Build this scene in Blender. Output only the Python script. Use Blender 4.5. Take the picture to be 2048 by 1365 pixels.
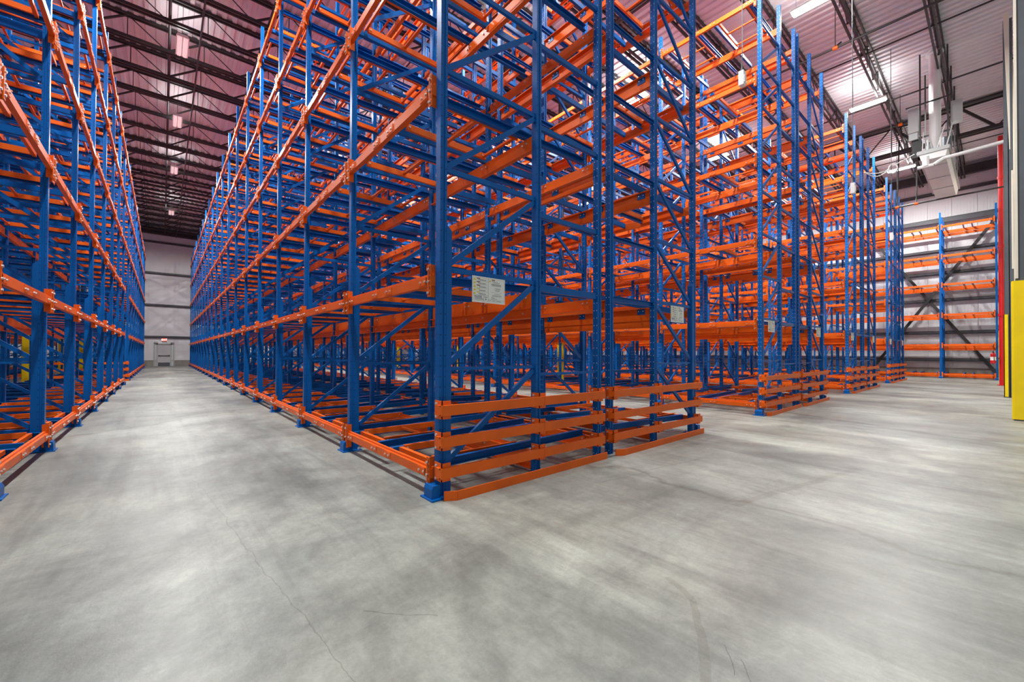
import bpy, math, random
import numpy as np
from mathutils import Matrix, Vector
random.seed(7)
SC = bpy.context.scene
for o in list(bpy.data.objects): bpy.data.objects.remove(o)
COL = SC.collection

# ------------------------------------------------------------------ camera
F_PX = 824.6282; YAW = 0.7034; PITCH = 0.010098; ROLL = 0.0043; PY = 698.3605
CAM = np.array([-2.0394, -3.4884, 1.40])
fw0 = np.array([math.sin(YAW), math.cos(YAW), 0.0]); rt = np.array([math.cos(YAW), -math.sin(YAW), 0.0]); zz = np.array([0, 0, 1.0])
fwd = fw0 * math.cos(PITCH) + zz * math.sin(PITCH); up = zz * math.cos(PITCH) - fw0 * math.sin(PITCH)
r2 = rt * math.cos(ROLL) + up * math.sin(ROLL); u2 = up * math.cos(ROLL) - rt * math.sin(ROLL)
cd = bpy.data.cameras.new('camera'); cam = bpy.data.objects.new('camera', cd); COL.objects.link(cam)
cd.sensor_width = 36; cd.lens = F_PX / 2048 * 36; cd.shift_y = (PY - 682.5) / 2048; cd.clip_end = 300; cd.clip_start = .05
M = Matrix.Identity(4)
for i in range(3):
    M[i][0] = r2[i]; M[i][1] = u2[i]; M[i][2] = -fwd[i]; M[i][3] = CAM[i]
cam.matrix_world = M
SC.camera = cam

# ------------------------------------------------------------------ world, exposure
SC.view_settings.view_transform = 'Standard'; SC.view_settings.look = 'None'
SC.view_settings.gamma = 1; SC.view_settings.use_curve_mapping = False
SC.view_settings.exposure = 0.0
W = bpy.data.worlds.new('world'); SC.world = W; W.use_nodes = True
W.node_tree.nodes['Background'].inputs[0].default_value = (.97, 1.0, 1.0, 1)
W.node_tree.nodes['Background'].inputs[1].default_value = 0.45
LAMP_W = 1000.0
UP_W = 60.0
LENS_E = 30.0

def project(p):
    d = np.array(p) - CAM
    z = d @ fwd
    if z < .05: return None
    return 1024 + F_PX * (d @ r2) / z, PY - F_PX * (d @ u2) / z, z

# ------------------------------------------------------------------ materials
def srgb(c):
    return tuple(((v / 255) / 12.92 if v / 255 <= .04045 else ((v / 255 + .055) / 1.055) ** 2.4) for v in c) + (1,)
MATS = {}
def mat(name, col, rough=.5, metal=0, noise=.0, scale=6, emit=None, spec=.5, bump=0, coord='Object'):
    m = bpy.data.materials.new(name); m.use_nodes = True; MATS[name] = m
    nt = m.node_tree; b = nt.nodes['Principled BSDF']
    c = srgb(col)
    b.inputs['Base Color'].default_value = c; b.inputs['Roughness'].default_value = rough
    b.inputs['Metallic'].default_value = metal; b.inputs['Specular IOR Level'].default_value = spec
    if noise or bump:
        tc = nt.nodes.new('ShaderNodeTexCoord'); n = nt.nodes.new('ShaderNodeTexNoise')
        n.inputs['Scale'].default_value = scale; n.inputs['Detail'].default_value = 4
        nt.links.new(tc.outputs[coord], n.inputs['Vector'])
        if noise:
            r = nt.nodes.new('ShaderNodeValToRGB')
            r.color_ramp.elements[0].position = .3; r.color_ramp.elements[1].position = .7
            r.color_ramp.elements[0].color = tuple(v * (1 - noise) for v in c[:3]) + (1,)
            r.color_ramp.elements[1].color = tuple(min(1, v * (1 + noise * .6)) for v in c[:3]) + (1,)
            nt.links.new(n.outputs['Fac'], r.inputs['Fac']); nt.links.new(r.outputs['Color'], b.inputs['Base Color'])
        if bump:
            bp = nt.nodes.new('ShaderNodeBump'); bp.inputs['Strength'].default_value = bump; bp.inputs['Distance'].default_value = .02
            nt.links.new(n.outputs['Fac'], bp.inputs['Height']); nt.links.new(bp.outputs['Normal'], b.inputs['Normal'])
    if emit:
        b.inputs['Emission Color'].default_value = c; b.inputs['Emission Strength'].default_value = emit
    return m
BLUE = mat('blue_paint', (0, 91, 168), .36, spec=.22, noise=.12, scale=3)
ORANGE = mat('orange_paint', (228, 99, 20), .42, spec=.28, noise=.10, scale=3)
STEEL = mat('zinc_bolt', (225, 225, 225), .3, .6)
DARK = mat('dark_steel', (58, 56, 57), .5, .2, noise=.2, scale=2)
GIRT = mat('grey_girt', (78, 78, 82), .5, .1, noise=.15, scale=2)
DECK = mat('roof_deck', (212, 208, 212), .45, .15, noise=.07, scale=.6)
PANEL = mat('wall_panel_white', (222, 221, 224), .5, noise=.06, scale=.7)
BEIGE = mat('beige_panel', (226, 220, 203), .5, noise=.05, scale=1)
CONC = mat('curb_concrete', (150, 146, 140), .8, noise=.25, scale=3)
YEL = mat('yellow_paint', (246, 214, 0), .4, noise=.08, scale=2)
RED = mat('red_paint', (196, 18, 22), .4)
GREYP = mat('grey_paint', (84, 90, 96), .45, noise=.1, scale=2)
WHITE = mat('white_plastic', (232, 232, 230), .4, noise=.04, scale=4)
LGREY = mat('light_grey_box', (178, 182, 180), .4)
BLACK = mat('black_plastic', (24, 24, 26), .5)
LENS = mat('lamp_lens', (255, 253, 246), .4, emit=LENS_E)
LENSOFF = mat('lamp_lens_dim', (238, 222, 222), .4, emit=.55)
EXITM = mat('exit_lens', (255, 40, 30), .4, emit=5)
PAPER = mat('sign_white', (238, 238, 234), .5)
INK = mat('sign_ink', (95, 95, 100), .6)
INKB = mat('sign_blue_ink', (10, 50, 130), .6)
INKR = mat('sign_red_ink', (120, 30, 20), .6)
SYEL = mat('sign_yellow', (222, 208, 40), .6)

# blue paint with rows of punched slots, for the uprights (flat relief: dark teardrop slots, pale slots painted as light showing through)
def slotted(pale=False):
    m = BLUE.copy(); m.name = 'blue_paint_lit_slots' if pale else 'blue_paint_slotted'; nt = m.node_tree; b = nt.nodes['Principled BSDF']
    N = nt.nodes.new; L = nt.links.new
    src = b.inputs['Base Color'].links[0].from_socket
    tc = N('ShaderNodeTexCoord'); sp = N('ShaderNodeSeparateXYZ'); L(tc.outputs['Object'], sp.inputs[0])
    def math_(op, a, bb=None, v=None):
        n = N('ShaderNodeMath'); n.operation = op
        L(a, n.inputs[0])
        if bb is not None: L(bb, n.inputs[1])
        if v is not None: n.inputs[1].default_value = v
        return n.outputs[0]
    z = math_('MODULO', sp.outputs[2], v=.1016); z = math_('SUBTRACT', z, v=.0508)
    def dots(axis, period_off):
        a = math_('ABSOLUTE', sp.outputs[axis]); a = math_('SUBTRACT', a, v=period_off)
        d2 = math_('ADD', math_('POWER', a, v=2), math_('POWER', z, v=2))
        return math_('LESS_THAN', d2, v=.0056 ** 2)
    gn = N('ShaderNodeNewGeometry'); ns = N('ShaderNodeSeparateXYZ'); L(gn.outputs['Normal'], ns.inputs[0])
    nx = math_('ABSOLUTE', ns.outputs[0]); isx = math_('GREATER_THAN', nx, v=.7)
    inv = N('ShaderNodeMath'); inv.operation = 'SUBTRACT'; inv.inputs[0].default_value = 1; L(isx, inv.inputs[1])
    fx = math_('MULTIPLY', dots(1, .024), isx); fy = math_('MULTIPLY', dots(0, .026), inv.outputs[0])
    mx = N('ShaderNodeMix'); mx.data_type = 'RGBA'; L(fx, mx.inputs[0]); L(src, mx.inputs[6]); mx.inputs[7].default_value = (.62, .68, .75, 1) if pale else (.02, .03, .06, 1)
    my = N('ShaderNodeMix'); my.data_type = 'RGBA'; L(fy, my.inputs[0]); L(mx.outputs[2], my.inputs[6]); my.inputs[7].default_value = (.01, .015, .03, 1)
    L(my.outputs[2], b.inputs['Base Color'])
    return m
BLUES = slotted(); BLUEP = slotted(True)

# concrete floor: clouded slab with smudges, tyre marks and fine cracks
def floor_mat():
    m = bpy.data.materials.new('polished_concrete'); m.use_nodes = True; nt = m.node_tree; b = nt.nodes['Principled BSDF']
    N = nt.nodes.new; L = nt.links.new
    tc = N('ShaderNodeTexCoord')
    def noise(scale, detail=5, rough=.6, sx=1, sy=1, dist=0, rot=0):
        mp = N('ShaderNodeMapping'); mp.inputs['Scale'].default_value = (sx, sy, 1); mp.inputs['Rotation'].default_value = (0, 0, rot)
        L(tc.outputs['Object'], mp.inputs[0]); n = N('ShaderNodeTexNoise'); L(mp.outputs[0], n.inputs['Vector'])
        n.inputs['Scale'].default_value = scale; n.inputs['Detail'].default_value = detail; n.inputs['Roughness'].default_value = rough
        n.inputs['Distortion'].default_value = dist
        return n.outputs['Fac']
    def ramp(f, p0, p1, c0, c1):
        r = N('ShaderNodeValToRGB'); L(f, r.inputs['Fac']); e = r.color_ramp.elements
        e[0].position = p0; e[1].position = p1; e[0].color = c0; e[1].color = c1; return r.outputs['Color']
    def mix(a, c, f, mode='MIX'):
        n = N('ShaderNodeMix'); n.data_type = 'RGBA'; n.blend_type = mode
        if isinstance(f, float): n.inputs[0].default_value = f
        else: L(f, n.inputs[0])
        L(a, n.inputs[6]); L(c, n.inputs[7]); return n.outputs[2]
    base = ramp(noise(.55, 6, .62, dist=.6), .30, .68, srgb((106, 111, 107)), srgb((168, 174, 167)))
    warm = ramp(noise(.22, 3, .5), .45, .7, (1, 1, 1, 1), (1.0, .955, .90, 1))
    c = mix(base, warm, 1.0, 'MULTIPLY')
    sm = ramp(noise(.32, 8, .68, sx=1.0, sy=.35, dist=.8), .48, .66, (1, 1, 1, 1), (.46, .46, .47, 1))
    c = mix(c, sm, .9, 'MULTIPLY')
    sm2 = ramp(noise(.5, 8, .7, sx=.35, sy=1.3, dist=.7, rot=.25), .52, .70, (1, 1, 1, 1), (.58, .58, .58, 1))
    c = mix(c, sm2, .75, 'MULTIPLY')
    st = ramp(noise(2.5, 6, .75, sx=1, sy=.08), .35, .7, (.78, .78, .78, 1), (1.08, 1.08, 1.08, 1))
    c = mix(c, st, .7, 'MULTIPLY')
    fine = ramp(noise(14, 8, .8), .3, .7, (.80, .80, .80, 1), (1.12, 1.12, 1.12, 1))
    c = mix(c, fine, .9, 'MULTIPLY')
    mid = ramp(noise(3.2, 9, .78, dist=.5, sx=1.3, sy=.7), .42, .68, (1.06, 1.06, 1.06, 1), (.72, .72, .73, 1))
    c = mix(c, mid, .65, 'MULTIPLY')
    grit = ramp(noise(60, 6, .85), .35, .65, (.86, .86, .86, 1), (1.1, 1.1, 1.1, 1))
    c = mix(c, grit, .7, 'MULTIPLY')
    lane = ramp(noise(1.6, 7, .75, sx=1.6, sy=.10, dist=.2), .50, .66, (1, 1, 1, 1), (.62, .62, .63, 1))
    c = mix(c, lane, .6, 'MULTIPLY')
    light = ramp(noise(1.7, 9, .8, dist=.9, sx=.8, sy=1.2), .55, .72, (1, 1, 1, 1), (1.22, 1.22, 1.21, 1))
    c = mix(c, light, .7, 'MULTIPLY')
    # cracks
    v = N('ShaderNodeTexVoronoi'); v.feature = 'DISTANCE_TO_EDGE'; v.inputs['Scale'].default_value = .075
    mp = N('ShaderNodeMapping'); L(tc.outputs['Object'], mp.inputs[0])
    wn = N('ShaderNodeTexNoise'); wn.inputs['Scale'].default_value = .8; wn.inputs['Detail'].default_value = 6; L(tc.outputs['Object'], wn.inputs['Vector'])
    va = N('ShaderNodeVectorMath'); va.operation = 'MULTIPLY_ADD'; L(wn.outputs['Color'], va.inputs[0]); va.inputs[1].default_value = (1.2, 1.2, 0); L(mp.outputs[0], va.inputs[2])
    L(va.outputs[0], v.inputs['Vector'])
    cr = ramp(v.outputs['Distance'], .0, .0004, (.6, .57, .53, 1), (1, 1, 1, 1))
    c = mix(c, cr, .75, 'MULTIPLY')
    # joint line, tyre mark and scratches at their places on the slab
    sp = N('ShaderNodeSeparateXYZ'); nz = N('ShaderNodeTexNoise'); nz.inputs['Scale'].default_value = 3; nz.inputs['Detail'].default_value = 5
    L(tc.outputs['Object'], nz.inputs['Vector'])
    va2 = N('ShaderNodeVectorMath'); va2.operation = 'MULTIPLY_ADD'; L(nz.outputs['Color'], va2.inputs[0]); va2.inputs[1].default_value = (.14, .14, 0); va2.inputs[2].default_value = (-.07, -.07, 0)
    va3 = N('ShaderNodeVectorMath'); va3.operation = 'ADD'; L(va2.outputs[0], va3.inputs[0]); L(tc.outputs['Object'], va3.inputs[1]); L(va3.outputs[0], sp.inputs[0])
    def M_(op, a, v):
        n = N('ShaderNodeMath'); n.operation = op
        for i_, q in enumerate((a, v)):
            if isinstance(q, (int, float)): n.inputs[i_].default_value = q
            else: L(q, n.inputs[i_])
        return n.outputs[0]
    for (x0, y0, x1, y1, wd, dk) in ((-1.75, 2.2, -1.40, -1.80, .0028, .72), (-1.21, -1.26, -.92, -1.55, .003, .6), (.03, -2.62, -.10, -2.72, .0022, .5), (.0, -2.70, -.10, -2.80, .0022, .5), (.37, -2.15, .28, -2.37, .022, .84), (.28, -2.37, -.26, -2.67, .022, .84), (-2.9, .8, -2.0, 1.0, .004, .75), (1.6, 2.3 - 3, 3.4, -.9, .01, .8), (2.0, -1.9, 4.6, -2.4, .04, .85)):
        dx, dy = x1 - x0, y1 - y0; ln_ = math.hypot(dx, dy); dx /= ln_; dy /= ln_
        px = M_('SUBTRACT', sp.outputs[0], x0); py = M_('SUBTRACT', sp.outputs[1], y0)
        al = M_('ADD', M_('MULTIPLY', px, dx), M_('MULTIPLY', py, dy)); ac = M_('ABSOLUTE', M_('SUBTRACT', M_('MULTIPLY', px, dy), M_('MULTIPLY', py, dx)), 0)
        msk = M_('MULTIPLY', M_('MULTIPLY', M_('LESS_THAN', ac, wd), M_('GREATER_THAN', al, 0)), M_('LESS_THAN', al, ln_))
        n = N('ShaderNodeMix'); n.data_type = 'RGBA'; n.blend_type = 'MULTIPLY'; L(msk, n.inputs[0]); L(c, n.inputs[6]); n.inputs[7].default_value = (dk, dk * .98, dk * .95, 1); c = n.outputs[2]
    L(c, b.inputs['Base Color'])
    rr = N('ShaderNodeMapRange'); L(noise(1.2, 5), rr.inputs[0]); rr.inputs[3].default_value = .28; rr.inputs[4].default_value = .52
    L(rr.outputs[0], b.inputs['Roughness']); b.inputs['Specular IOR Level'].default_value = .45
    bp = N('ShaderNodeBump'); bp.inputs['Strength'].default_value = .12; bp.inputs['Distance'].default_value = .01
    L(noise(26, 6, .7), bp.inputs['Height']); L(bp.outputs['Normal'], b.inputs['Normal'])
    return m
FLOORM = floor_mat()

# ------------------------------------------------------------------ mesh helpers
class MB:
    def __init__(s): s.v = []; s.f = []; s.m = []
    def add(s, v, f, mi=0):
        n = len(s.v); s.v += [tuple(p) for p in v]; s.f += [tuple(i + n for i in q) for q in f]; s.m += [mi] * len(f); return s
    def box(s, a, b, mi=0):
        x0, y0, z0 = a; x1, y1, z1 = b
        v = [(x0, y0, z0), (x1, y0, z0), (x1, y1, z0), (x0, y1, z0), (x0, y0, z1), (x1, y0, z1), (x1, y1, z1), (x0, y1, z1)]
        return s.add(v, [(0, 3, 2, 1), (4, 5, 6, 7), (0, 1, 5, 4), (1, 2, 6, 5), (2, 3, 7, 6), (3, 0, 4, 7)], mi)
    def bar(s, p, q, w, h=None, mi=0, upv=(0, 0, 1)):
        h = w if h is None else h
        p = Vector(p); q = Vector(q); d = (q - p).normalized(); u = Vector(upv)
        if abs(d.dot(u)) > .98: u = Vector((1, 0, 0))
        sd = d.cross(u).normalized(); u = sd.cross(d).normalized()
        v = [e + sd * a * w / 2 + u * c * h / 2 for e in (p, q) for a, c in ((-1, -1), (1, -1), (1, 1), (-1, 1))]
        return s.add(v, [(0, 1, 2, 3), (7, 6, 5, 4), (0, 4, 5, 1), (1, 5, 6, 2), (2, 6, 7, 3), (3, 7, 4, 0)], mi)
    def ext(s, prof, p0, p1, axes, mi=0):
        """profile (a,b) extruded from p0 to p1 along third axis; axes=(ia,ib,ic)"""
        ia, ib, ic = axes; v = []
        for c in (p0, p1):
            for a, b in prof:
                t = [0, 0, 0]; t[ia] = a; t[ib] = b; t[ic] = c; v.append(t)
        n = len(prof); f = [tuple(range(n - 1, -1, -1)), tuple(range(n, 2 * n))] + [(i, (i + 1) % n, n + (i + 1) % n, n + i) for i in range(n)]
        return s.add(v, f, mi)
    def cyl(s, p, q, r, n=8, mi=0, r1=None):
        r1 = r if r1 is None else r1
        p = Vector(p); q = Vector(q); d = (q - p).normalized(); u = Vector((0, 0, 1))
        if abs(d.dot(u)) > .98: u = Vector((1, 0, 0))
        a = d.cross(u).normalized(); b = a.cross(d)
        v = [e + (a * math.cos(t) + b * math.sin(t)) * rr for e, rr in ((p, r), (q, r1)) for t in [2 * math.pi * k / n for k in range(n)]]
        return s.add(v, [tuple(range(n)), tuple(range(2 * n - 1, n - 1, -1))] + [(i, n + i, n + (i + 1) % n, (i + 1) % n) for i in range(n)], mi)
    def bolt(s, p, d, r=.014, l=.016, mi=1):
        p = Vector(p); return s.cyl(p, p + Vector(d) * l, r, 6, mi)
    def mesh(s, name, mats):
        me = bpy.data.meshes.new(name); me.from_pydata(s.v, [], s.f)
        for m in mats: me.materials.append(m)
        if len(mats) > 1: me.polygons.foreach_set('material_index', s.m)
        me.update(); return me
def link(name, me, parent=None, loc=(0, 0, 0), rz=0):
    o = bpy.data.objects.new(name, me); COL.objects.link(o)
    o.location = loc
    if rz: o.rotation_euler[2] = rz
    if parent: o.parent = parent
    return o
def obj(name, mb, mats, parent=None, loc=(0, 0, 0), rz=0):
    return link(name, mb.mesh(name, mats if isinstance(mats, (list, tuple)) else [mats]), parent, loc, rz)
def tag(o, label, cat, group=None):
    o['label'] = label; o['category'] = cat
    if group: o['group'] = group
    return o
def thing(name, label, cat, loc=(0, 0, 0), group=None):
    return tag(link(name, None, None, loc), label, cat, group)
def structure(o): o['kind'] = 'structure'; return o

# ------------------------------------------------------------------ setting
XL, XR, YF, ZD = -13.0, 36.6, 48.93, 13.5
YN = -3.95
mb = MB(); mb.box((XL - .3, -12, -.2), (XR + .3, YF + .3, 0)); floor = structure(obj('floor', mb, FLOORM))

# roof deck: trapezoid ribs running along the aisles
P = .305; mb = MB(); xs = []; x = XL
prof = []
while x < XR:
    prof += [(x, ZD), (x + .115, ZD), (x + .15, ZD + .055), (x + .27, ZD + .055)]; x += P
prof.append((XR + .1, ZD))
v = [(a, -6.0, z) for a, z in prof] + [(a, YF, z) for a, z in prof]; n = len(prof)
mb.add(v, [(i, i + 1, n + i + 1, n + i) for i in range(n - 1)])
mb.add([(XL, -6.0, ZD + .12), (XR + .1, -6.0, ZD + .12), (XR + .1, YF, ZD + .12), (XL, YF, ZD + .12)], [(0, 1, 2, 3)])
ceiling = structure(obj('ceiling', mb, DECK))

# roof joists: open-web trusses running across the aisles
def joist_meshes(x0, x1, depth, step, chord, web, axis=0):
    c = MB(); w = MB()
    def pt(a, z): return (a, 0, z) if axis == 0 else (0, a, z)
    g = chord * .75
    for s in (-1, 1):
        off = s * g
        def pc(a, z): return (a, off, z) if axis == 0 else (off, a, z)
        c.bar(pc(x0, -depth), pc(x1, -depth), chord * .5, chord)
        c.bar(pc(x0, -.03), pc(x1, -.03), chord * .5, chord)
    a = x0; k = 0
    while a + step <= x1 + .01:
        w.bar(pt(a, -depth), pt(a + step / 2, -.04), web)
        w.bar(pt(a + step / 2, -.04), pt(a + step, -depth), web * .45)
        w.bar(pt(a + step / 2, -depth), pt(a + step / 2, -.04), web * .45)
        a += step
    return c, w
c, w = joist_meshes(XL, XR, .85, 2.2, .105, .06)
jc = c.mesh('roof_joist', [DARK]); jw = w.mesh('joist_web', [DARK])
yj = -2.1; 
while yj < YF - .4:
    j = link('roof_joist', jc, ceiling, (0, yj, ZD)); ww = link('joist_web', jw, j); ww['kind'] = 'stuff'
    yj += 1.87
c, w = joist_meshes(-5.9, YF - .2, 1.45, 2.4, .16, .11, axis=1)
gc = c.mesh('roof_girder', [DARK]); gw = w.mesh('girder_web', [DARK])
for gx in (-11.6, 27.2):
    j = link('roof_girder', gc, ceiling, (gx, 0, ZD - .1)); ww = link('girder_web', gw, j); ww['kind'] = 'stuff'
# bridging lines and pipes running along the aisles under the joists
for bx, bz, br in ((-1.95, 12.75, .045), (-1.10, 12.62, .03), (.65, 12.7, .035), (5.2, 12.7, .03), (9.6, 12.7, .035), (18.0, 12.7, .03), (22.5, 12.7, .035), (30.5, 12.7, .03), (-6.8, 12.7, .035)):
    mb = MB(); mb.cyl((bx, -5.5, bz), (bx, YF - .1, bz), br, 8); obj('roof_bridging', mb, DARK, ceiling)
mb = MB(); mb.bar((XL, YF - .35, 13.0), (XR, YF - .35, 13.0), .3, .5); obj('eave_beam', mb, DARK, ceiling)
mb = MB(); mb.bar((XR - .35, -6, 13.0), (XR - .35, YF, 13.0), .3, .5); obj('eave_beam', mb, DARK, ceiling)

# far wall: upright ribbed panels, girts and concrete curb
def wall(name, a, b, axis, pos, depth, pw, side, z0=0, z1=ZD + .05, material=PANEL, girts=(2.82, 5.88, 8.95, 11.95), curb=.57):
    """wall plane along axis (0: runs in x at y=pos, 1: runs in y at x=pos); side=+1/-1 where the body is"""
    def bx(m, s0, s1, d0, d1, za, zb, mi=0):
        lo, hi = sorted((pos + side * d0, pos + side * d1))
        if axis == 0: m.box((s0, lo, za), (s1, hi, zb), mi)
        else: m.box((lo, s0, za), (hi, s1, zb), mi)
    m = MB(); bx(m, a, b, .05, depth, z0, z1); wl = structure(obj(name, m, material))
    n = max(1, round((b - a) / pw)); wd = (b - a) / n
    m = MB(); g = .006
    bx(m, g, wd - g, 0.0, .05, max(z0, curb), z1)
    k = 0
    r = wd / 8
    for q in range(8): bx(m, r * q + r * .15, r * q + r * .6, -.012, 0.0, max(z0, curb), z1)
    me = None
    for i in range(n):
        if me is None: me = m.mesh('wall_panel', [material])
        loc = (a + i * wd, 0, 0) if axis == 0 else (0, a + i * wd, 0)
        link('wall_panel', me, wl, loc)
    for zg in girts:
        m = MB(); bx(m, a, b, -.2, -.02, zg - .09, zg - .07); bx(m, a, b, -.2, -.18, zg - .09, zg + .09); bx(m, a, b, -.2, -.02, zg + .07, zg + .09)
        obj('wall_girt', m, GIRT, wl)
    if curb:
        m = MB(); bx(m, a, -2.55 if axis == 0 else b, -.1, .05, 0, curb)
        if axis == 0: bx(m, -1.2, b, -.1, .05, 0, curb)
        obj('wall_curb', m, CONC, wl)
    return wl
wf = wall('wall_far', XL, XR, 0, YF, .3, 1.1, 1)
wr = wall('wall_right', -6, YF, 1, XR, .3, 1.1, 1, girts=(1.1, 2.86, 4.95, 6.72, 8.16, 10.2, 11.95))
wl_ = wall('wall_left', 4, YF, 1, XL, .3, 1.1, -1)
wn = wall('wall_near', 21.5, XR, 0, YN, .3, 1.1, -1, material=BEIGE, girts=(), curb=0)
# X bracing on the right wall
for p, q in (((36.25, -3.4, .3), (36.25, 3.6, 11.9)), ((36.2, 3.6, .3), (36.2, -3.5, 9.9)), ((36.2, .4, 12.2), (36.2, -3.6, 9.9))):
    pass
m = MB(); m.bar((36.3, -3.4, .35), (36.3, 2.9, 10.6), .16, .1, upv=(1, 0, 0)); obj('wall_brace', m, DARK, wr)
m = MB(); m.bar((36.2, 2.4, .2), (36.2, -3.4, 9.6), .16, .1, upv=(1, 0, 0)); obj('wall_brace', m, DARK, wr)
m = MB(); m.bar((36.2, 5, 10.2), (36.2, -3.4, 10.0), .22, .1, upv=(1, 0, 0)); obj('wall_brace', m, GIRT, wr)

# far door in the end wall
d = structure(link('door_1', None, None, (-1.9, YF, 0)))
m = MB()
for a, b in (((-.56, -.16, 0), (-.46, .0, 2.2)), ((.46, -.16, 0), (.56, .0, 2.2)), ((-.56, -.16, 2.08), (.56, .0, 2.2))): m.box(a, b)
obj('door_frame', m, LGREY, d)
m = MB(); m.box((-.46, -.10, .02), (.46, -.055, 2.08)); lf = obj('door_leaf', m, mat('door_grey', (196, 194, 198), .5), d)
m = MB(); m.box((-.44, -.112, .03), (.44, -.10, .34)); obj('kick_plate', m, GREYP, lf)
m = MB(); m.bar((-.42, -.15, 1.0), (.42, -.15, 1.0), .04, .05); m.box((-.42, -.17, .95), (-.34, -.1, 1.06)); m.box((.34, -.17, .95), (.42, -.1, 1.06)); obj('push_bar', m, DARK, lf)
for dx in (-.72, .72):
    m = MB(); m.box((dx - .05, -.14, 0), (dx + .05, -.04, 2.05)); obj('door_guard', m, LGREY, d)
# exit sign and emergency lights
t = thing('exit_sign', 'lit red exit sign above the far door', 'sign', (-1.9, YF - .12, 2.42))
m = MB(); m.box((-.2, -.03, 0), (.2, .1, .25)); obj('sign_housing', m, WHITE, t)
m = MB(); m.box((-.18, -.04, .02), (.18, -.03, .23)); obj('sign_face', m, EXITM, t)
def text_mesh(txt, size, material, parent, loc, rot, name='lettering', ext=.001, align='CENTER'):
    cu = bpy.data.curves.new(name, 'FONT'); cu.body = txt; cu.size = size; cu.extrude = ext; cu.align_x = align; cu.resolution_u = 2
    o = bpy.data.objects.new(name, cu); COL.objects.link(o); dg = bpy.context.evaluated_depsgraph_get()
    me = bpy.data.meshes.new_from_object(o.evaluated_get(dg)); bpy.data.objects.remove(o); me.materials.clear(); me.materials.append(material)
    k = link(name, me, parent, loc); k.rotation_euler = rot; return k
text_mesh('EXIT', .2, mat('exit_letters', (255, 190, 180), .4, emit=4), t, (0, -.043, .055), (math.pi / 2, 0, 0))
for i, dx in enumerate((-.62, .62)):
    e = thing('emergency_light', 'small twin-head emergency lamp %s of the exit sign' % ('left', 'right')[i], 'lamp', (-1.9 + dx, YF - .05, 2.25))
    m = MB(); m.box((-.12, -.1, -.05), (.12, .03, .06)); obj('battery_box', m, LGREY, e)
    for s in (-.09, .09):
        m = MB(); m.cyl((s, -.05, .06), (s, -.14, .13), .05, 10, r1=.06); obj('lamp_head', m, WHITE, e)

# ------------------------------------------------------------------ rack system
BAY = 2.4825
LV = [.286, 2.18, 4.06, 5.95, 7.83, 9.70]
U1, U2, U3 = .038, 1.325, 2.473
RAILY = (-1.03, -.20, .20, 1.03)
SH = {}
def shape(key, fn):
    if key not in SH: SH[key] = fn()
    return SH[key]
def low(mats_i, *boxes):
    m = MB()
    for b in boxes: m.box(*b)
    return m
def mk_post(h, pale=False):
    def f():
        a, b, g, d = .038, .042, .014, .010
        pr = [(-a, -b), (-g, -b), (-g + .004, -b + d), (g - .004, -b + d), (g, -b), (a, -b), (a, b), (g, b), (g - .004, b - d), (-g + .004, b - d), (-g, b), (-a, b)]
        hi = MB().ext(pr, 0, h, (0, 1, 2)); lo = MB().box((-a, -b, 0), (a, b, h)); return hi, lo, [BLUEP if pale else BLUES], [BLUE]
    return shape(('post', h, pale), f)
def mk_reinf():
    def f():
        hi = MB(); hi.ext([(-.03, .02), (.03, .02), (.03, 2.60), (-.03, 2.66)], -.045, .045, (0, 2, 1))
        hi.box((-.035, -.048, 1.30), (.033, .048, 1.315))
        return hi, MB().box((-.03, -.042, 0), (.03, .042, 2.65)), [BLUE], [BLUE]
    return shape('reinf', f)
def mk_foot():
    def f():
        m = MB(); m.box((-.15, -.115, 0), (.12, .115, .014))
        m.ext([(-.13, .014), (-.04, .014), (-.04, .135), (-.115, .135), (-.13, .10)], -.075, .075, (0, 2, 1))
        m.bolt((.075, .09, .014), (0, 0, 1), .014, .03); m.bolt((.075, -.09, .014), (0, 0, 1), .014, .03)
        return m, MB().box((-.13, -.075, 0), (-.03, .075, .13)), [BLUE, STEEL], [BLUE]
    return shape('foot', f)
def mk_front_beam(L, h):
    def f():
        a = L / 2 - .044; m = MB()
        m.ext([(-.045, 0), (.01, 0), (.01, h), (-.02, h), (-.02, h - .022), (-.045, h - .022)], -a, a, (0, 2, 1))
        for s in (-1, 1):
            m.box((-.050, s * a - .10 if s > 0 else s * a, .012), (-.045, s * a if s > 0 else s * a + .10, h - .03))
        ys = [y * (L / BAY) for y in RAILY]
        for y in ys:
            m.box((-.050, y - .085, .016), (-.045, y + .085, h - .030))
            for q in (-.045, .045): m.bolt((-.050, y + q, h * .42), (-1, 0, 0), .012, .012)
        return m, MB().box((-.045, -a, 0), (.01, a, h)), [ORANGE, STEEL], [ORANGE]
    return shape(('fb', L, h), f)
def mk_mid_beam(L, h, deep=False):
    def f():
        a = L / 2 - .044; m = MB(); t = .012
        m.ext([(-.05, 0), (.012, 0), (.012, h - t), (.06, h - t), (.06, h), (0, h), (0, t), (-.05, t)], -a, a, (0, 2, 1))
        ys = [y * (L / BAY) for y in RAILY]
        for y in ys:
            for q in (-.04, .04): m.bolt((0.0, y + q, h * .7), (-1, 0, 0), .012, .012)
            m.box((.012, y - .07, h - .10), (.02, y + .07, h - .005), 2)
            for q in (-.04, .04): m.bolt((.02, y + q, h - .045), (1, 0, 0), .011, .01)
        if deep:
            m.box((-.012, -a, -.105), (0, a, 0)); m.box((-.055, -a, -.117), (.0, a, -.105))
            for y in ys: m.bolt((-.012, y, -.05), (-1, 0, 0), .012, .012)
        return m, MB().box((0, -a, 0), (.02, a, h)).box((-.05, -a, 0), (0, a, t)), [ORANGE, STEEL, BLUE], [ORANGE]
    return shape(('mb', L, h, deep), f)
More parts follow.
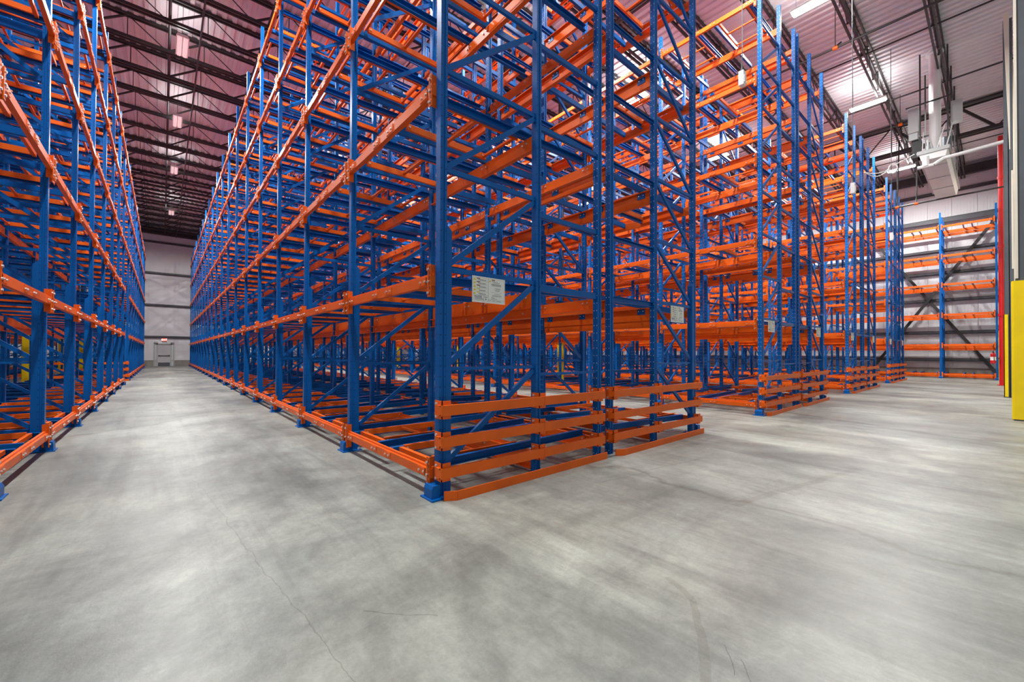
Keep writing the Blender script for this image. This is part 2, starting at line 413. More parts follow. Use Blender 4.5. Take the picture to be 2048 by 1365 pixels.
def mk_bracket():
    def f():
        m = MB(); m.box((-.056, -.028, -.17), (-.046, .028, .15)); m.box((-.056, -.006, -.17), (.02, 0.0, .15))
        for z in (-.13, -.02, .10): m.bolt((-.056, .012, z), (-1, 0, 0), .013, .014)
        for z in (-.15, -.1, -.05, 0.0, .05, .1):
            m.box((-.0575, -.020, z), (-.056, -.012, z + .03), 2)
        return m, MB().box((-.056, -.028, -.17), (-.046, .028, .15)), [ORANGE, STEEL, BLACK], [ORANGE]
    return shape('bracket', f)
def mk_bar(key, p, q, w, h, mats=None):
    def f():
        return MB().bar(p, q, w, h), MB().bar(p, q, w, h), [mats or BLUE], [mats or BLUE]
    return shape((key, tuple(p), tuple(q), w, h), f)
def chan(hgt, wid, t, L0, L1, axis, rise=0, flip=1):
    m = MB(); pr = [(-wid / 2 * flip, 0), (wid / 2 * flip, 0), (wid / 2 * flip, t), (-wid / 2 * flip + t * flip, t), (-wid / 2 * flip + t * flip, hgt - t), (wid / 2 * flip, hgt - t), (wid / 2 * flip, hgt), (-wid / 2 * flip, hgt)]
    if flip < 0: pr = pr[::-1]
    m.ext(pr, L0, L1, (1, 2, 0) if axis == 0 else (0, 2, 1))
    if rise: m.v = [(x, y, z + rise * (x - L0) / (L1 - L0)) for x, y, z in m.v]
    return m
def mk_rail(flip):
    def f():
        m = chan(.085, .05, .008, .015, 2.45, 0, .055, flip)
        lo = MB().box((.015, -.025, 0), (2.45, .025, .085)); lo.v = [(x, y, z + .055 * (x - .015) / 2.435) for x, y, z in lo.v]
        return m, lo, [BLUE], [BLUE]
    return shape(('rail', flip), f)
def mk_tie(hh=.07):
    def f():
        m = chan(hh, .045, .008, U2 + .04, U3 - .04, 0); return m, MB().box((U2 + .04, -.022, 0), (U3 - .04, .022, hh)), [BLUE], [BLUE]
    return shape(('tie', hh), f)

class Rack:
    def __init__(s, name, label, x0, sgn, ypos, top, levels, carts=True, beamh=.125, group=None, tunnel=None):
        s.x0, s.sgn, s.ys, s.top, s.lv = x0, sgn, ypos, top, levels
        s.root = thing(name, label, 'rack', (x0, ypos[0], 0), group)
        s.P = {}
        s.build(carts, beamh, tunnel)
        s.emit()
    def put(s, kind, shp, u, y, z, p, q, thick, minpx=3.0, key=None):
        """p,q: end points of the piece in (u,y,z) used to judge its size in the picture"""
        pts = [project((s.x0 + s.sgn * a[0], a[1], a[2])) for a in (p, q)]
        vis = [c for c in pts if c and -40 < c[0] < 2088 and -40 < c[1] < 1400]
        sc = 0
        if not vis and pts[0] and pts[1]:
            if min(pts[0][0], pts[1][0]) < 2048 and max(pts[0][0], pts[1][0]) > 0 and min(pts[0][1], pts[1][1]) < 1365 and max(pts[0][1], pts[1][1]) > 0: vis = pts
        if vis:
            zmin = min(c[2] for c in vis); th = F_PX * thick / zmin
            ln = math.hypot(pts[0][0] - pts[1][0], pts[0][1] - pts[1][1]) if pts[0] and pts[1] else 500
            if th >= minpx and ln >= 12: sc = th * min(ln, 600) ** .5
        s.P.setdefault(kind, []).append((sc, shp, (s.x0 + s.sgn * u, y, z), key))
    def build(s, carts, bh, tunnel):
        ys = s.ys; n = len(ys)
        H = [1.24 + .987 * i for i in range(9)]
        post = mk_post(s.top)
        for k, y in enumerate(ys):
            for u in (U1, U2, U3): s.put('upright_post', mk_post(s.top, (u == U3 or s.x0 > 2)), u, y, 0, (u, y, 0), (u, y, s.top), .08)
            s.put('post_reinforcement', mk_reinf(), U1 + .066, y, 0, (U1, y, 0), (U1, y, 2.6), .06)
            s.put('post_foot', mk_foot(), U1, y, 0, (U1 - .1, y - .12, 0), (U1, y + .12, .13), .13)
            ra, rb = .076, 1.287
            for i, hz in enumerate(H):
                if hz > s.top - .15: break
                s.put('horizontal_brace', mk_bar('hb', (ra, 0, 0), (rb, 0, 0), .035, .03 if i == 0 else .05), 0, y, hz, (ra, y, hz), (rb, y, hz), .04)
                z0 = .32 if i == 0 else H[i - 1] + .03
                s.put('diagonal_brace', mk_bar('db', (ra + .02, 0, 0), (rb - .01, 0, round(hz - .04 - z0, 3)), .034, .055), 0, y, z0, (ra, y, z0), (rb, y, hz), .04)
            for hz in (1.17, 2.17, 3.05, 4.1, 5.08, 6.1, 7.1, 8.1, 9.1):
                if hz > s.top - .15: break
                s.put('depth_tie', mk_tie(.03 if hz < 1.5 else .08 if hz < 2.5 else .055), 0, y, hz - .035, (U2, y, hz), (U3, y, hz), .07)
        for k in range(n - 1):
            y0, y1 = ys[k], ys[k + 1]; L = round(y1 - y0, 4); yc = (y0 + y1) / 2
            for li, z in enumerate(s.lv):
                if tunnel == k and li < 3: continue
                h = .11 if li == 0 else bh
                s.put('load_beam', mk_front_beam(L, h), 0, yc, z - h, (0, y0, z), (0, y1, z), h, key=(k, li))
                for e, off in ((y0, .070), (y1, -.070)):
                    s.put('beam_bracket', mk_bracket(), 0, e + off, z - h / 2, (0, e, z - .17), (0, e, z + .15), .07, 3.5, key=(k, li))
                s.put('middle_beam', mk_mid_beam(L, .20, li == 1), U2, yc, z - .25, (U2, y0, z), (U2, y1, z), .2)
                s.put('rear_beam', mk_mid_beam(L, .16), U3, yc, z - .19, (U3, y0, z), (U3, y1, z), .16)
                for j, ry in enumerate(RAILY):
                    yy = yc + ry * L / BAY
                    s.put('guide_rail', mk_rail(1 if j % 2 else -1), 0, yy, z - .075, (.02, yy, z), (2.45, yy, z + .05), .08)
                if carts:
                    for lane, cy in enumerate((-.615, .615)):
                        CARTS.append((s, k, li, lane, (s.x0 + s.sgn * .02, yc + cy * L / BAY, z - .038)))
    def emit(s):
        bx, by = s.x0, s.ys[0]
        rz = 0 if s.sgn > 0 else math.pi
        beams = {}
        for kind, lst in s.P.items():
            lst.sort(key=lambda t: -t[0])
            big = [t for t in lst[:290] if t[0] > 0]; rest = lst[len(big):]
            for sc, shp, p, key in big:
                me = MESH(kind, shp)
                if kind == 'beam_bracket' and key in beams:
                    ob, pb = beams[key]
                    o = link(kind, me, ob, (s.sgn * (p[0] - pb[0]), s.sgn * (p[1] - pb[1]), p[2] - pb[2])); continue
                o = link(kind, me, s.root, (p[0] - bx, p[1] - by, p[2]), rz)
                if kind == 'load_beam': beams[key] = (o, p)
            if rest: merged(kind, rest, s.sgn, s.root, (bx, by))
def MESH(kind, shp):
    k = id(shp[0])
    if k not in CACHE: CACHE[k] = shp[0].mesh(kind, shp[2])
    return CACHE[k]
CACHE = {}
CARTS = []
def merged(kind, lst, sgn, parent, base):
    VV = []; FF = []; n = 0; cache = {}
    for sc, shp, p, _k in lst:
        k = id(shp[1])
        if k not in cache: cache[k] = (np.array(shp[1].v) * np.array([sgn, sgn, 1]), shp[1].f)
        v, f = cache[k]
        VV.append(v + np.array([p[0] - base[0], p[1] - base[1], p[2]])); FF += [tuple(i + n for i in q) for q in f]; n += len(v)
    me = bpy.data.meshes.new(kind); me.from_pydata(np.concatenate(VV).tolist(), [], FF); me.materials.append(lst[0][1][3][0]); me.update()
    o = link(kind, me, parent); o['kind'] = 'stuff'; return o

def end_guard(root, xa, xb, y, xm):
    """three protective rails and a floor curb across a row end, facing -y"""
    bx, by = root.location[0], root.location[1]
    for z in (.80, .50, .205):
        for a, b in ((xa - .035, xm), (xm + .004, xb + .035)):
            m = MB(); m.box((a, -.105, 0), (b, -.09, .10)); m.box((a, -.09, .0), (a + .034, .0, .10)) if a < xa else None
            m.box((a, -.09, 0), (b, -.07, .012)); m.box((a, -.09, .088), (b, -.07, .10))
            obj('guard_rail', m, ORANGE, root, (-bx, y - by, z))
        for px in (xa, xm - .038, xb - .066):
            m = MB(); m.box((px - .012, -.104, -.035), (px + .088, -.096, .14)); m.box((px - .012, -.104, -.035), (px - .004, .03, .14))
            m.bolt((px - .012, -.01, -.01), (-1, 0, 0), .014, .014); m.bolt((px - .012, -.01, .11), (-1, 0, 0), .014, .014)
            obj('guard_clamp', m, [ORANGE, STEEL], root, (-bx, y - by + .03, z))
    m = MB()
    pts = [(xa - .0, -.10), (xa + .11, -.165), (xb + .06, -.115)]
    for (p, q) in zip(pts, pts[1:]):
        m.bar((p[0], p[1], .045), (q[0], q[1], .045), .012, .09)
    m.bar((pts[1][0], pts[1][1] + .03, .008), (pts[2][0], pts[2][1] + .03, .008), .07, .012)
    obj('floor_curb', m, ORANGE, root, (-bx, y - by, 0))

PER = 8.394
yk = [.042 + BAY * k for k in range(20)]
ROWS = []
aisles = ['the first double rack, its corner nearest the camera', 'the second double rack', 'the third double rack from the left aisle', 'the fourth double rack, last before the far side rack']
for i in range(4):
    x = i * PER; top = 10.62 if i == 0 else 10.18
    rf = Rack('pallet_rack_row', ['blue and orange rack row whose end corner stands nearest, right of the long aisle',
        'left-hand row of the second blue and orange double rack, behind the nearest pair',
        'left-hand row of the third double rack, partly hidden behind the second pair',
        'left-hand row of the fourth and farthest double rack before the side wall'][i], x, 1, yk, top, LV, group='push-back rack rows')
    rb = Rack('pallet_rack_row', ['blue and orange rack row backing onto the nearest corner row',
        'right-hand row of the second blue and orange double rack',
        'right-hand row of the third double rack from the camera',
        'right-hand row of the fourth double rack, facing the side wall rack'][i], x + 5.217, -1, yk, top, LV, group='push-back rack rows')
    end_guard(rf.root, x, x + 2.43, 0, x + 1.287 + .038); end_guard(rb.root, x + 2.70, x + 5.217, 0, x + 3.854 + .05)
    ROWS += [rf, rb]
yl = [.142 + 2.50 * k for k in range(9)] + [23.45 + BAY * k for k in range(10)]
ll = Rack('pallet_rack_row', 'blue and orange rack row left of the long aisle, with low tunnel', -3.28, -1, yl, 10.35, LV, group='push-back rack rows', tunnel=8)
lb = Rack('pallet_rack_row', 'outermost left rack row, seen in gaps behind the row left of the aisle', -9.9, 1, yl, 10.35, LV, group='push-back rack rows', tunnel=8)
end_guard(ll.root, -3.28 - 2.511, -3.28, 23.40, -4.6); end_guard(lb.root, -9.9, -7.389, 23.4, -8.6)
# rack against the right wall: wider levels, no carts
yr = [-3.45 + 2.2 * k for k in range(23)]
wrk = Rack('wall_rack_row', 'orange-beamed rack with blue posts standing along the far right wall', 33.7, 1, yr, 10.0, [.29, 2.05, 3.86, 5.68, 7.40, 9.18], carts=False, group='push-back rack rows')
for r_ in ROWS + [ll, lb, wrk]:
    r_.root['group'] = 'push-back rack rows'

# ------------------------------------------------------------------ carts
def cart_shapes():
    sides = []
    for sy in (-1, 1):
        m = chan(.075, .035, .006, .10, 1.26, 0, 0, sy)
        m.v = [(x, y + sy * .335, z) for x, y, z in m.v]
        m.bolt((.14, sy * .353, .04), (0, sy, 0), .012, .01); m.bolt((1.2, sy * .353, .04), (0, sy, 0), .012, .01)
        m.bolt((.14, sy * .317, .04), (0, -sy, 0), .012, .01); m.bolt((1.2, sy * .317, .04), (0, -sy, 0), .012, .01)
        sides.append(m)
    fr = MB().box((.06, -.375, .0), (.066, .375, .05)).box((.06, -.375, .044), (.11, .375, .05))
    cr = MB().box((.64, -.32, .03), (.68, .32, .055))
    re = MB().box((1.22, -.32, .01), (1.226, .32, .06)).box((1.19, -.32, .01), (1.226, .32, .016))
    return sides, fr, cr, re
sides, fr, cr, re = cart_shapes()
smesh = [m.mesh('side_bar', [ORANGE, STEEL]) for m in sides]; frm = fr.mesh('front_bar', [ORANGE]); crm = cr.mesh('cross_bar', [ORANGE]); rem = re.mesh('cross_bar', [ORANGE])
scored = []
for c in CARTS:
    s, k, li, lane, p = c; sg = s.sgn
    cc = project((p[0] + sg * .6, p[1], p[2])); sc = 0
    if cc and -60 < cc[0] < 2108 and -60 < cc[1] < 1420: sc = F_PX / cc[2]
    scored.append((sc, c))
scored.sort(key=lambda t: -t[0])
ordn = ['floor-level', 'second-level', 'third-level', 'fourth-level', 'fifth-level', 'top-level']
ords = ['first', 'second', 'third', 'fourth', 'fifth', 'sixth', 'seventh', 'eighth', 'ninth', 'tenth', 'eleventh', 'twelfth', 'thirteenth', 'fourteenth', 'fifteenth', 'sixteenth', 'seventeenth', 'eighteenth', 'nineteenth']
rown = {id(r): n for r, n in zip(ROWS + [ll, lb], ['corner row', 'row backing the corner row', 'left row of second rack', 'right row of second rack', 'left row of third rack', 'right row of third rack', 'left row of fourth rack', 'right row of fourth rack', 'row left of the aisle', 'outermost left row'])}
big = [c for sc, c in scored[:298] if sc > 0]; rest = [c for sc, c in scored[len(big):]]
for s, k, li, lane, p in big:
    t = thing('push_back_cart', 'orange %s cart, %s lane of %s bay, %s' % (ordn[li], ('near', 'far')[lane], ords[k], rown[id(s)]), 'cart', p, 'push-back carts on the rack rails')
    if s.sgn < 0: t.rotation_euler[2] = math.pi
    for me, nm in ((smesh[0], 'side_bar'), (smesh[1], 'side_bar'), (frm, 'front_bar'), (crm, 'cross_bar'), (rem, 'cross_bar')): link(nm, me, t)
lo = MB().box((.10, -.35, 0), (1.26, -.32, .075)).box((.10, .32, 0), (1.26, .35, .075)).box((.06, -.4, .0), (.1, .4, .05)).box((.64, -.32, .03), (.68, .32, .055))
VV = []; FF = []; n = 0
for s, k, li, lane, p in rest:
    v = np.array(lo.v) * np.array([s.sgn, s.sgn, 1]) + np.array(p); VV.append(v); FF += [tuple(i + n for i in q) for q in lo.f]; n += len(v)
me = bpy.data.meshes.new('push_back_carts'); me.from_pydata(np.concatenate(VV).tolist(), [], FF); me.materials.append(ORANGE); me.update()
o = link('push_back_carts', me); o['kind'] = 'stuff'; tag(o, 'many more orange carts on the far rails deep inside the racks', 'carts', 'push-back carts on the rack rails')

# ------------------------------------------------------------------ warning placards hung on the row-end frames
def placard(xc, label, detail=True):
    w, h = .43, .27
    t = thing('capacity_placard', label, 'sign', (xc, -.012, 1.925), 'white capacity placards on the row ends')
    m = MB(); m.box((-w / 2, -.004, 0), (w / 2, 0, h)); obj('placard_sheet', m, PAPER, t)
    def flat(name, rects, material):
        m = MB()
        for a, b, c, d in rects: m.box((a - w / 2, -.0052, h - d), (c - w / 2, -.004, h - b))
        obj(name, m, material, t)
    mid = w * .475
    ln = [(mid, .012, mid + .0012, .255), (.008, .012, .009, .25), (w - .009, .02, w - .008, .25), (.008, .012, w - .008, .0132), (.008, .198, mid, .199), (.145, .198, .146, .255), (.008, .249, w - .008, .250), (mid, .232, w - .008, .2332)]
    txt = []; red = []; yel = []; tri = MB(); rnd = random.Random(3)
    for i in range(5):
        y = .018 + i * .036
        (red if i < 3 else yel).append((.055, y, .098, y + .008))
        ln.append((.05, y + .031, mid, y + .0317))
        for q in range(2):
            a = .068 + rnd.random() * .02; 
            while a < .165:
                b = a + .006 + rnd.random() * .012; txt.append((a, y + .013 + q * .007, b, y + .0165 + q * .007)); a = b + .004
        tri.add([(.012 - w / 2, -.0055, h - y - .026), (.046 - w / 2, -.0055, h - y - .026), (.029 - w / 2, -.0055, h - y)], [(0, 1, 2)])
        txt.append((.028, y + .010, .030, y + .020))
    tri.add([(mid + .01 - w / 2, -.0055, h - .044), (mid + .036 - w / 2, -.0055, h - .044), (mid + .023 - w / 2, -.0055, h - .02)], [(0, 1, 2)])
    red.append((mid + .045, .018, mid + .088, .026))
    for y, a0, a1, th in ((.034, .045, .13, .003), (.046, .06, .15, .004), (.062, .04, .17, .006), (.073, .045, .17, .003), (.080, .045, .17, .003), (.105, .08, .16, .003), (.112, .10, .16, .003), (.125, .08, .16, .003), (.132, .10, .15, .003), (.150, .04, .18, .0015), (.168, .08, .16, .003), (.182, .05, .18, .003), (.189, .06, .17, .003), (.200, .04, .07, .003), (.210, .04, .09, .003), (.220, .04, .12, .003), (.239, .01, .03, .003), (.239, .06, .09, .003), (.241, .11, .17, .004)):
        a = mid + a0
        while a < mid + a1:
            b = min(a + .005 + rnd.random() * .014, mid + a1); txt.append((a, y, b, y + th)); a = b + .003
    for y in (.222, .230, .238):
        a = .03
        while a < .13:
            b = a + .006 + rnd.random() * .014; txt.append((a, y, b, y + .003)); a = b + .003
    txt += [(.155, .208, .19, .214), (.165, .226, .18, .238)]
    flat('ruled_lines', ln, INK); flat('small_print', txt, INK); flat('danger_bars', red, INKR); flat('caution_bars', yel, SYEL)
    obj('warning_triangles', tri, SYEL, t)
    text_mesh('FRAZIER', .026, INKB, t, (.073 - w / 2, -.0045, h - .219), (math.pi / 2, 0, 0), ext=.0006)
    return t
pl = ['hung on the nearest corner frame, beside the blue diagonal', 'on the right-hand frame of the nearest double rack', 'on the left frame of the second double rack end', 'on the right frame of the second double rack end', 'on the left frame of the third double rack end', 'on the right frame of the third double rack end', 'on the left frame of the fourth double rack end', 'on the right frame of the fourth double rack end']
for i in range(4):
    placard(i * PER + .585, 'white capacity placard ' + pl[2 * i]); placard(i * PER + 4.54, 'white capacity placard ' + pl[2 * i + 1])

# ------------------------------------------------------------------ lights: linear high bays over the aisles
lx = [6.05, 13.35, 21.4, 31.0]; ly = [.15, 6.6, 15.9, 22.0, 29.2, 38.5]
def fixture(x, y, z, label, on=True, group='linear high-bay lights', watts=LAMP_W):
    t = thing('high_bay_light', label, 'lamp', (x, y, z), group)
    m = MB(); m.ext([(-.18, 0), (.18, 0), (.14, .09), (-.14, .09)], -.62, .62, (0, 2, 1)); obj('housing', m, WHITE, t)
    m = MB()
    for s in (-.085, .085): m.ext([(s - .065, 0), (s - .045, -.04), (s + .045, -.04), (s + .065, 0)][::-1], -.58, .58, (0, 2, 1))
    obj('lens', m, LENS if on else LENSOFF, t)
    m = MB()
    for q in (-.5, .5): m.cyl((0, q, .09), (0, q, ZD - z), .006, 5)
    obj('hanger_wires', m, DARK, t)
    if watts:
        ld = bpy.data.lights.new('lamp_glow', 'AREA'); ld.shape = 'RECTANGLE'; ld.size = .34; ld.size_y = 1.2; ld.energy = watts; ld.color = (1, .985, .96); ld.spread = math.radians(170)
        lo_ = bpy.data.objects.new('lamp_glow', ld); COL.objects.link(lo_); lo_.parent = t; lo_.location = (0, 0, -.05)
        lu = bpy.data.lights.new('lamp_uplight', 'AREA'); lu.shape = 'RECTANGLE'; lu.size = .3; lu.size_y = 1.2; lu.energy = UP_W * (1 if on else .3); lu.color = (1, .985, .96); lu.spread = math.radians(175)
        l2 = bpy.data.objects.new('lamp_uplight', lu); COL.objects.link(l2); l2.parent = t; l2.location = (0, 0, .11); l2.rotation_euler[0] = math.pi
    return t
an = ['between first and second double racks', 'between second and third double racks', 'between third and fourth double racks', 'before the right wall rack']
yn = ['at the open near end', 'second from the near end', 'third from the near end', 'fourth from the near end', 'fifth from the near end', 'at the far end']
for i, x in enumerate(lx):
    for j, y in enumerate(ly): fixture(x, y, 12.35, 'lit lamp %s, %s' % (an[i], yn[j]))
for j, y in enumerate([.15, 7.4, 15.4, 21.7, 28.6, 38.6]):
    fixture(-1.6, y, 12.35, 'dim white lamp above the long left aisle, %s' % ['at its open end', 'second along it', 'third along it', 'fourth along it', 'fifth along it', 'farthest along it'][j], on=False, watts=LAMP_W * (.9 if j < 2 else .7), group='lamps above the long left aisle')
for j, y in enumerate([6.6, 22.0, 38.5]):
    fixture(-11.4, y, 12.35, 'lamp beyond the outermost left rack row, %s' % ['nearest', 'middle', 'farthest'][j], group='lamps beyond the left racks')

# ------------------------------------------------------------------ right-hand side: columns, guards, pipes
def column(x, y, label, guard=2.9, size=.36, slot=0):
    t = thing('building_column', label, 'column', (x, y, 0), 'steel building columns')
    m = MB(); w = size / 2; f = .02
    m.box((-w, -w, 0), (-w + f, w, ZD - .9)); m.box((w - f, -w, 0), (w, w, ZD - .9)); m.box((-w, -.01, 0), (w, .01, ZD - .9)); obj('column_shaft', m, GREYP, t)
    m = MB(); m.box((-w - .04, -w - .04, 0), (w + .04, w + .04, .025)); obj('base_plate', m, DARK, t)
    g = w + .03
    m = MB(); m.ext([(-g, -g), (-g + .03, -g - .03), (g - .03, -g - .03), (g, -g), (g, g), (g - .03, g + .03), (-g + .03, g + .03), (-g, g)], .02, guard, (0, 1, 2))
    if slot:
        m = MB()
        for sg in (-1, 1): m.box((-g, sg * g - (0 if sg < 0 else .02), .02), (g, sg * g + (.02 if sg < 0 else 0), guard)); [m.box((c, min(sg * g, sg * slot), .02), (c + .02, max(sg * g, sg * slot), guard)) for c in (-g, g - .02)]
    obj('column_guard', m, YEL, t)
    return t
column(12.15, -3.94, 'grey steel column with tall yellow guard, nearest at right edge', 3.0, .40)
column(19.4, -3.74, 'grey steel column with yellow guard, second along the right side', 2.75, .20, slot=.035)
column(33.2, -3.72, 'grey steel column with yellow guard, beside the wall rack end', 2.75, .3)
for q, (x, y) in enumerate(((-6.55, 9.7), (-6.6, 17.0), (-6.6, 24.6), (-6.6, 33.0), (-6.6, 41.0))):
    column(x, y, 'yellow-guarded column between the left rack rows, %s' % ['nearest', 'second', 'third', 'fourth', 'farthest'][q], 2.6, .3)
for x, y, lb_ in ((10.985, 8.65, 'inside second double rack, nearest'), (10.985, 16.6, 'inside second double rack, middle'), (10.985, 24.55, 'inside second double rack, far'), (27.77, 10.25, 'inside fourth double rack, near'), (27.77, 24.3, 'inside fourth double rack, far')):
    t = thing('building_column', 'slim yellow-guarded column ' + lb_, 'column', (x, y, 0), 'steel building columns')
    m = MB(); m.box((-.05, -.12, 0), (.05, -.105, ZD - .9)); m.box((-.05, .105, 0), (.05, .12, ZD - .9)); m.box((-.008, -.12, 0), (.008, .12, ZD - .9)); obj('column_shaft', m, GREYP, t)
    m = MB(); m.ext([(-.065, -.13), (-.045, -.15), (.045, -.15), (.065, -.13), (.065, .13), (.045, .15), (-.045, .15), (-.065, .13)], .02, 2.6, (0, 1, 2)); obj('column_guard', m, YEL, t)
t = thing('riser_pipe', 'tall red fire riser pipe at the right side', 'pipe', (27.6, -3.60, 0))
m = MB(); m.cyl((0, 0, .0), (0, 0, 11.6), .085, 14); obj('pipe_run', m, RED, t)
m = MB()
for z in (3.2, 6.4, 9.6): m.cyl((0, 0, z), (0, 0, z + .12), .11, 14)
m.cyl((0, 0, 0), (0, 0, .03), .16, 14); obj('pipe_coupling', m, RED, t)
t = thing('fire_extinguisher', 'red fire extinguisher with white label on the right side column', 'extinguisher', (27.44, -3.34, 1.02))
m = MB(); m.cyl((0, 0, 0), (0, 0, .42), .09, 14); m.cyl((0, 0, .42), (0, 0, .50), .09, 14, r1=.03); obj('cylinder_body', m, RED, t)
m = MB(); m.box((-.02, -.18, .2), (.10, -.05, .26)); obj('wall_hook', m, DARK, t)
m = MB(); m.cyl((0, 0, .14), (0, 0, .30), .0925, 14); obj('white_label', m, WHITE, t)
m = MB(); m.box((-.05, -.02, .5), (.05, .02, .53)); m.bar((-.02, 0, .53), (-.13, 0, .60), .02, .02); m.cyl((0, 0, .49), (0, 0, .54), .025, 8); obj('lever_handle', m, BLACK, t)
m = MB(); m.cyl((-.04, 0, .50), (-.14, -.02, .38), .012, 6); m.cyl((-.14, -.02, .38), (-.12, -.03, .12), .012, 6); obj('hose', m, BLACK, t)
t = structure(link('trim_2', None, None, (11.92, -3.755, 0)))
m = MB(); m.box((-.01, -.02, 3.05), (.012, .022, 12.6)); obj('corner_strip', m, BEIGE, t)
t = structure(link('trim_3', None, None, (18.9, -3.70, 0)))
m = MB(); m.ext([(.06, 12.6), (-.07, 12.6), (-.075, 8.1), (-.055, 8.1)], 0, .03, (1, 2, 0)); m.box((0, -.13, 4.2), (.03, -.09, 7.4)); obj('insulated_strip', m, BEIGE, t)
# beige insulated jambs
t = structure(link('trim_1', None, None, (22.0, -3.86, 0)))
m = MB(); m.box((-.06, -.1, 0), (.0, .06, 12.4)); m.box((2.2, -.1, 0), (2.28, .08, 12.4)); obj('jamb_strip', m, BEIGE, t)
m = MB(); m.box((.02, -.08, 0), (2.18, -.02, 12.4)); obj('jamb_panel', m, GREYP, t)

# sprinkler lines with orange couplings
def spr(x, z, y0, y1, label, cps):
    t = thing('sprinkler_pipe', label, 'pipe', (x, 0, z), 'black sprinkler pipes under the roof')
    m = MB(); m.cyl((0, y0, 0), (0, y1, 0), .04, 8); obj('pipe_run', m, DARK, t)
    for c in cps:
        m = MB(); m.cyl((0, c - .07, 0), (0, c + .07, 0), .065, 10); obj('pipe_coupling', m, ORANGE, t)
        m = MB(); m.cyl((0, c, .04), (0, c, ZD - z), .012, 5); m.cyl((0, c, .04), (.8, c, ZD - z - .9), .03, 6); obj('pipe_hanger', m, DARK, t)
spr(15.6, 12.0, -5, 46, 'dark sprinkler pipe with orange coupling above the second aisle', (.1, 12, 24))
spr(24.0, 12.1, -5, 46, 'dark sprinkler pipe under the roof above the third aisle', (-.6, 9, 22))
spr(26.4, 8.9, -3.9, 8, 'low dark pipe hung beneath the roof near the air unit', (-.9, -.2))
spr(9.2, 12.2, -5, 46, 'dark sprinkler pipe under the roof over the second double rack', (3, 15, 30))
# pendant boxes on wires
for i, (x, y, z) in enumerate(((7.3, 0.0, 7.1), (13.13, -.8, 6.05), (19.8, -.8, 5.9))):
    t = thing('pendant_control_box', 'white box hanging on a long wire %s' % ['in front of the second double rack', 'in front of the third double rack', 'in front of the fourth double rack'][i], 'box', (x, y, z), 'white boxes hanging on wires')
    m = MB(); m.box((-.07, -.05, 0), (.07, .05, .30)); m.box((-.05, -.065, .05), (.05, -.05, .2)); obj('box_body', m, WHITE, t)
    m = MB(); m.cyl((0, 0, .30), (0, 0, ZD - z), .010, 5); m.cyl((-.05, 0, .30), (0, 0, .8), .006, 4); obj('hanging_wire', m, GREYP, t)
# air unit hung from the roof: long box running away from the camera, with duct and cabinets over its near end
t = thing('air_unit', 'white roof-hung air unit with grey cabinets over a long tray', 'air unit', (20.6, -1.9, 9.0))
m = MB(); m.ext([(-.33, 0), (.33, 0), (.40, .30), (-.40, .30)], .0, 6.2, (1, 2, 0)); obj('long_tray', m, WHITE, t)
m = MB(); m.box((-.06, -.44, .24), (.06, .44, .38)); m.box((-.02, -.46, .30), (6.2, -.40, .36)); m.box((-.02, .40, .30), (6.2, .46, .36)); obj('tray_rim', m, LGREY, t)
m = MB()
for a in (.9, 2.6, 4.3): m.box((a, -.335, -.02), (a + .03, .335, .0))
obj('tray_seam', m, LGREY, t)
m = MB(); m.cyl((.55, -.02, 1.0), (.55, -.02, 4.5), .17, 18); m.cyl((.55, -.02, .45), (.55, -.02, 1.0), .08, 18, r1=.17); m.cyl((.55, -.02, 4.3), (.55, -.02, 4.36), .26, 18); obj('vertical_duct', m, WHITE, t)
m = MB(); m.box((.2, .42, 1.3), (.6, .72, 2.25)); m.box((.18, .44, 1.0), (.6, .70, 1.26)); obj('control_cabinet', m, LGREY, t)
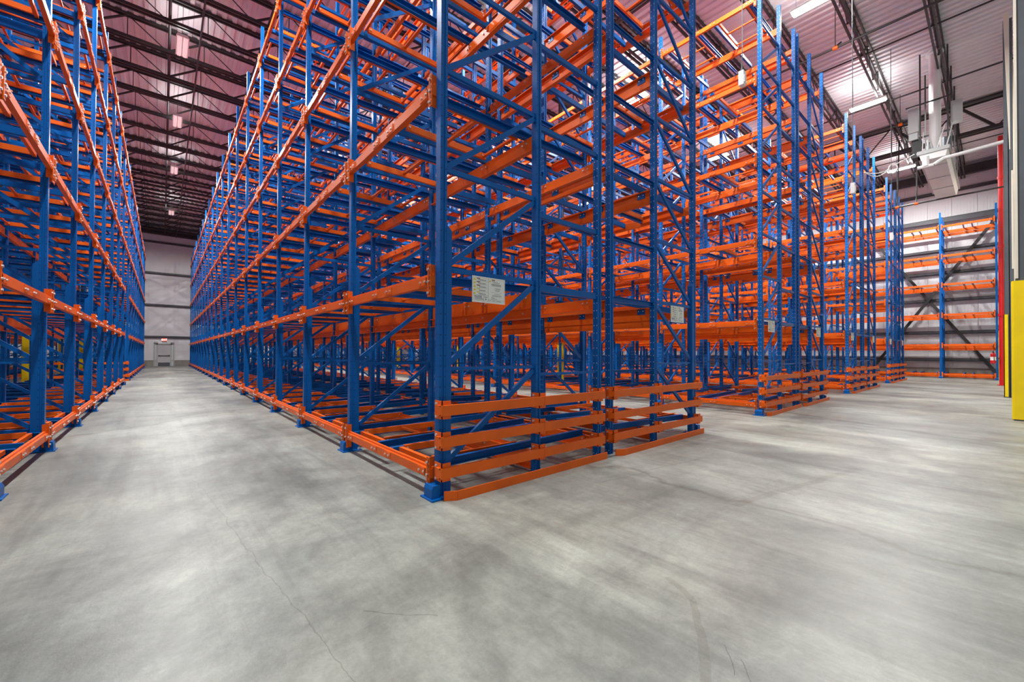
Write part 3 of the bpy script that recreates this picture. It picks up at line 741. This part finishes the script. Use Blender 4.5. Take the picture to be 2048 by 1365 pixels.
m = MB(); m.box((.6, -.75, 1.45), (.95, -.45, 2.25)); obj('control_cabinet', m, LGREY, t)
m = MB(); m.box((.3, .35, .3), (.75, .62, 1.0)); obj('fan_housing', m, BLACK, t)
for a, b in ((.9, -.3), (1.3, .15)):
    m = MB(); m.cyl((a, b, .3), (a, b, 1.0), .15, 10); obj('fan_motor', m, GREYP, t)
m = MB(); m.bar((.1, .3, .36), (.45, .3, 1.3), .03); m.bar((.1, -.1, .36), (.5, -.3, 1.4), .03); m.bar((.1, -.35, .36), (.7, -.5, 1.5), .03); m.cyl((.1, .15, .3), (.1, .15, .8), .035, 8); m.cyl((.15, -.2, .3), (.15, -.2, .8), .035, 8); obj('conduit', m, WHITE, t)
m = MB()
for a in (.35, 2.2, 4.2, 6.0):
    for q in (-.38, .38): m.bar((a, q, .3), (a, q, 4.4), .045)
m.bar((.35, -.5, 2.4), (.35, .8, 2.4), .05); m.bar((.7, -.5, 1.2), (.7, .8, 1.2), .05); obj('hanger_frame', m, DARK, t)
t = thing('drain_pipe', 'white drain pipe running from the air unit to the right wall', 'pipe', (20.215, -1.85, 8.75))
m = MB(); pts = [(0, .35, -.12), (.0, -.10, -.12), (.05, -.35, .04), (.25, -2.0, .18)]
for p, q in zip(pts, pts[1:]): m.cyl(p, q, .062, 10)
m.cyl((0, .12, -.12), (0, .12, .24), .10, 10); m.cyl((0, .12, .2), (.383, .12, .29), .06, 10); obj('pipe_run', m, WHITE, t)
# loose white cable loop
t = thing('cable_loop', 'loose coil of white cable left of the air unit', 'cable', (20.3, -.78, 8.9))
m = MB(); pr = None
for k in range(25):
    a = k / 24 * 4 * math.pi; q = (k * .004, math.cos(a) * .14, math.sin(a) * .18)
    if pr: m.cyl(pr, q, .018, 6)
    pr = q
for sag in (.10, .22):
    pr = (0, .1, 0)
    for k in range(1, 11):
        q = (-.14 * k, .1 + k * .055, -sag * math.sin(k / 10 * math.pi) - k * .035); m.cyl(pr, q, .016, 6); pr = q
m.cyl((0, 0, .1), (.3, -.6, .45), .016, 6); obj('cable_run', m, WHITE, t)
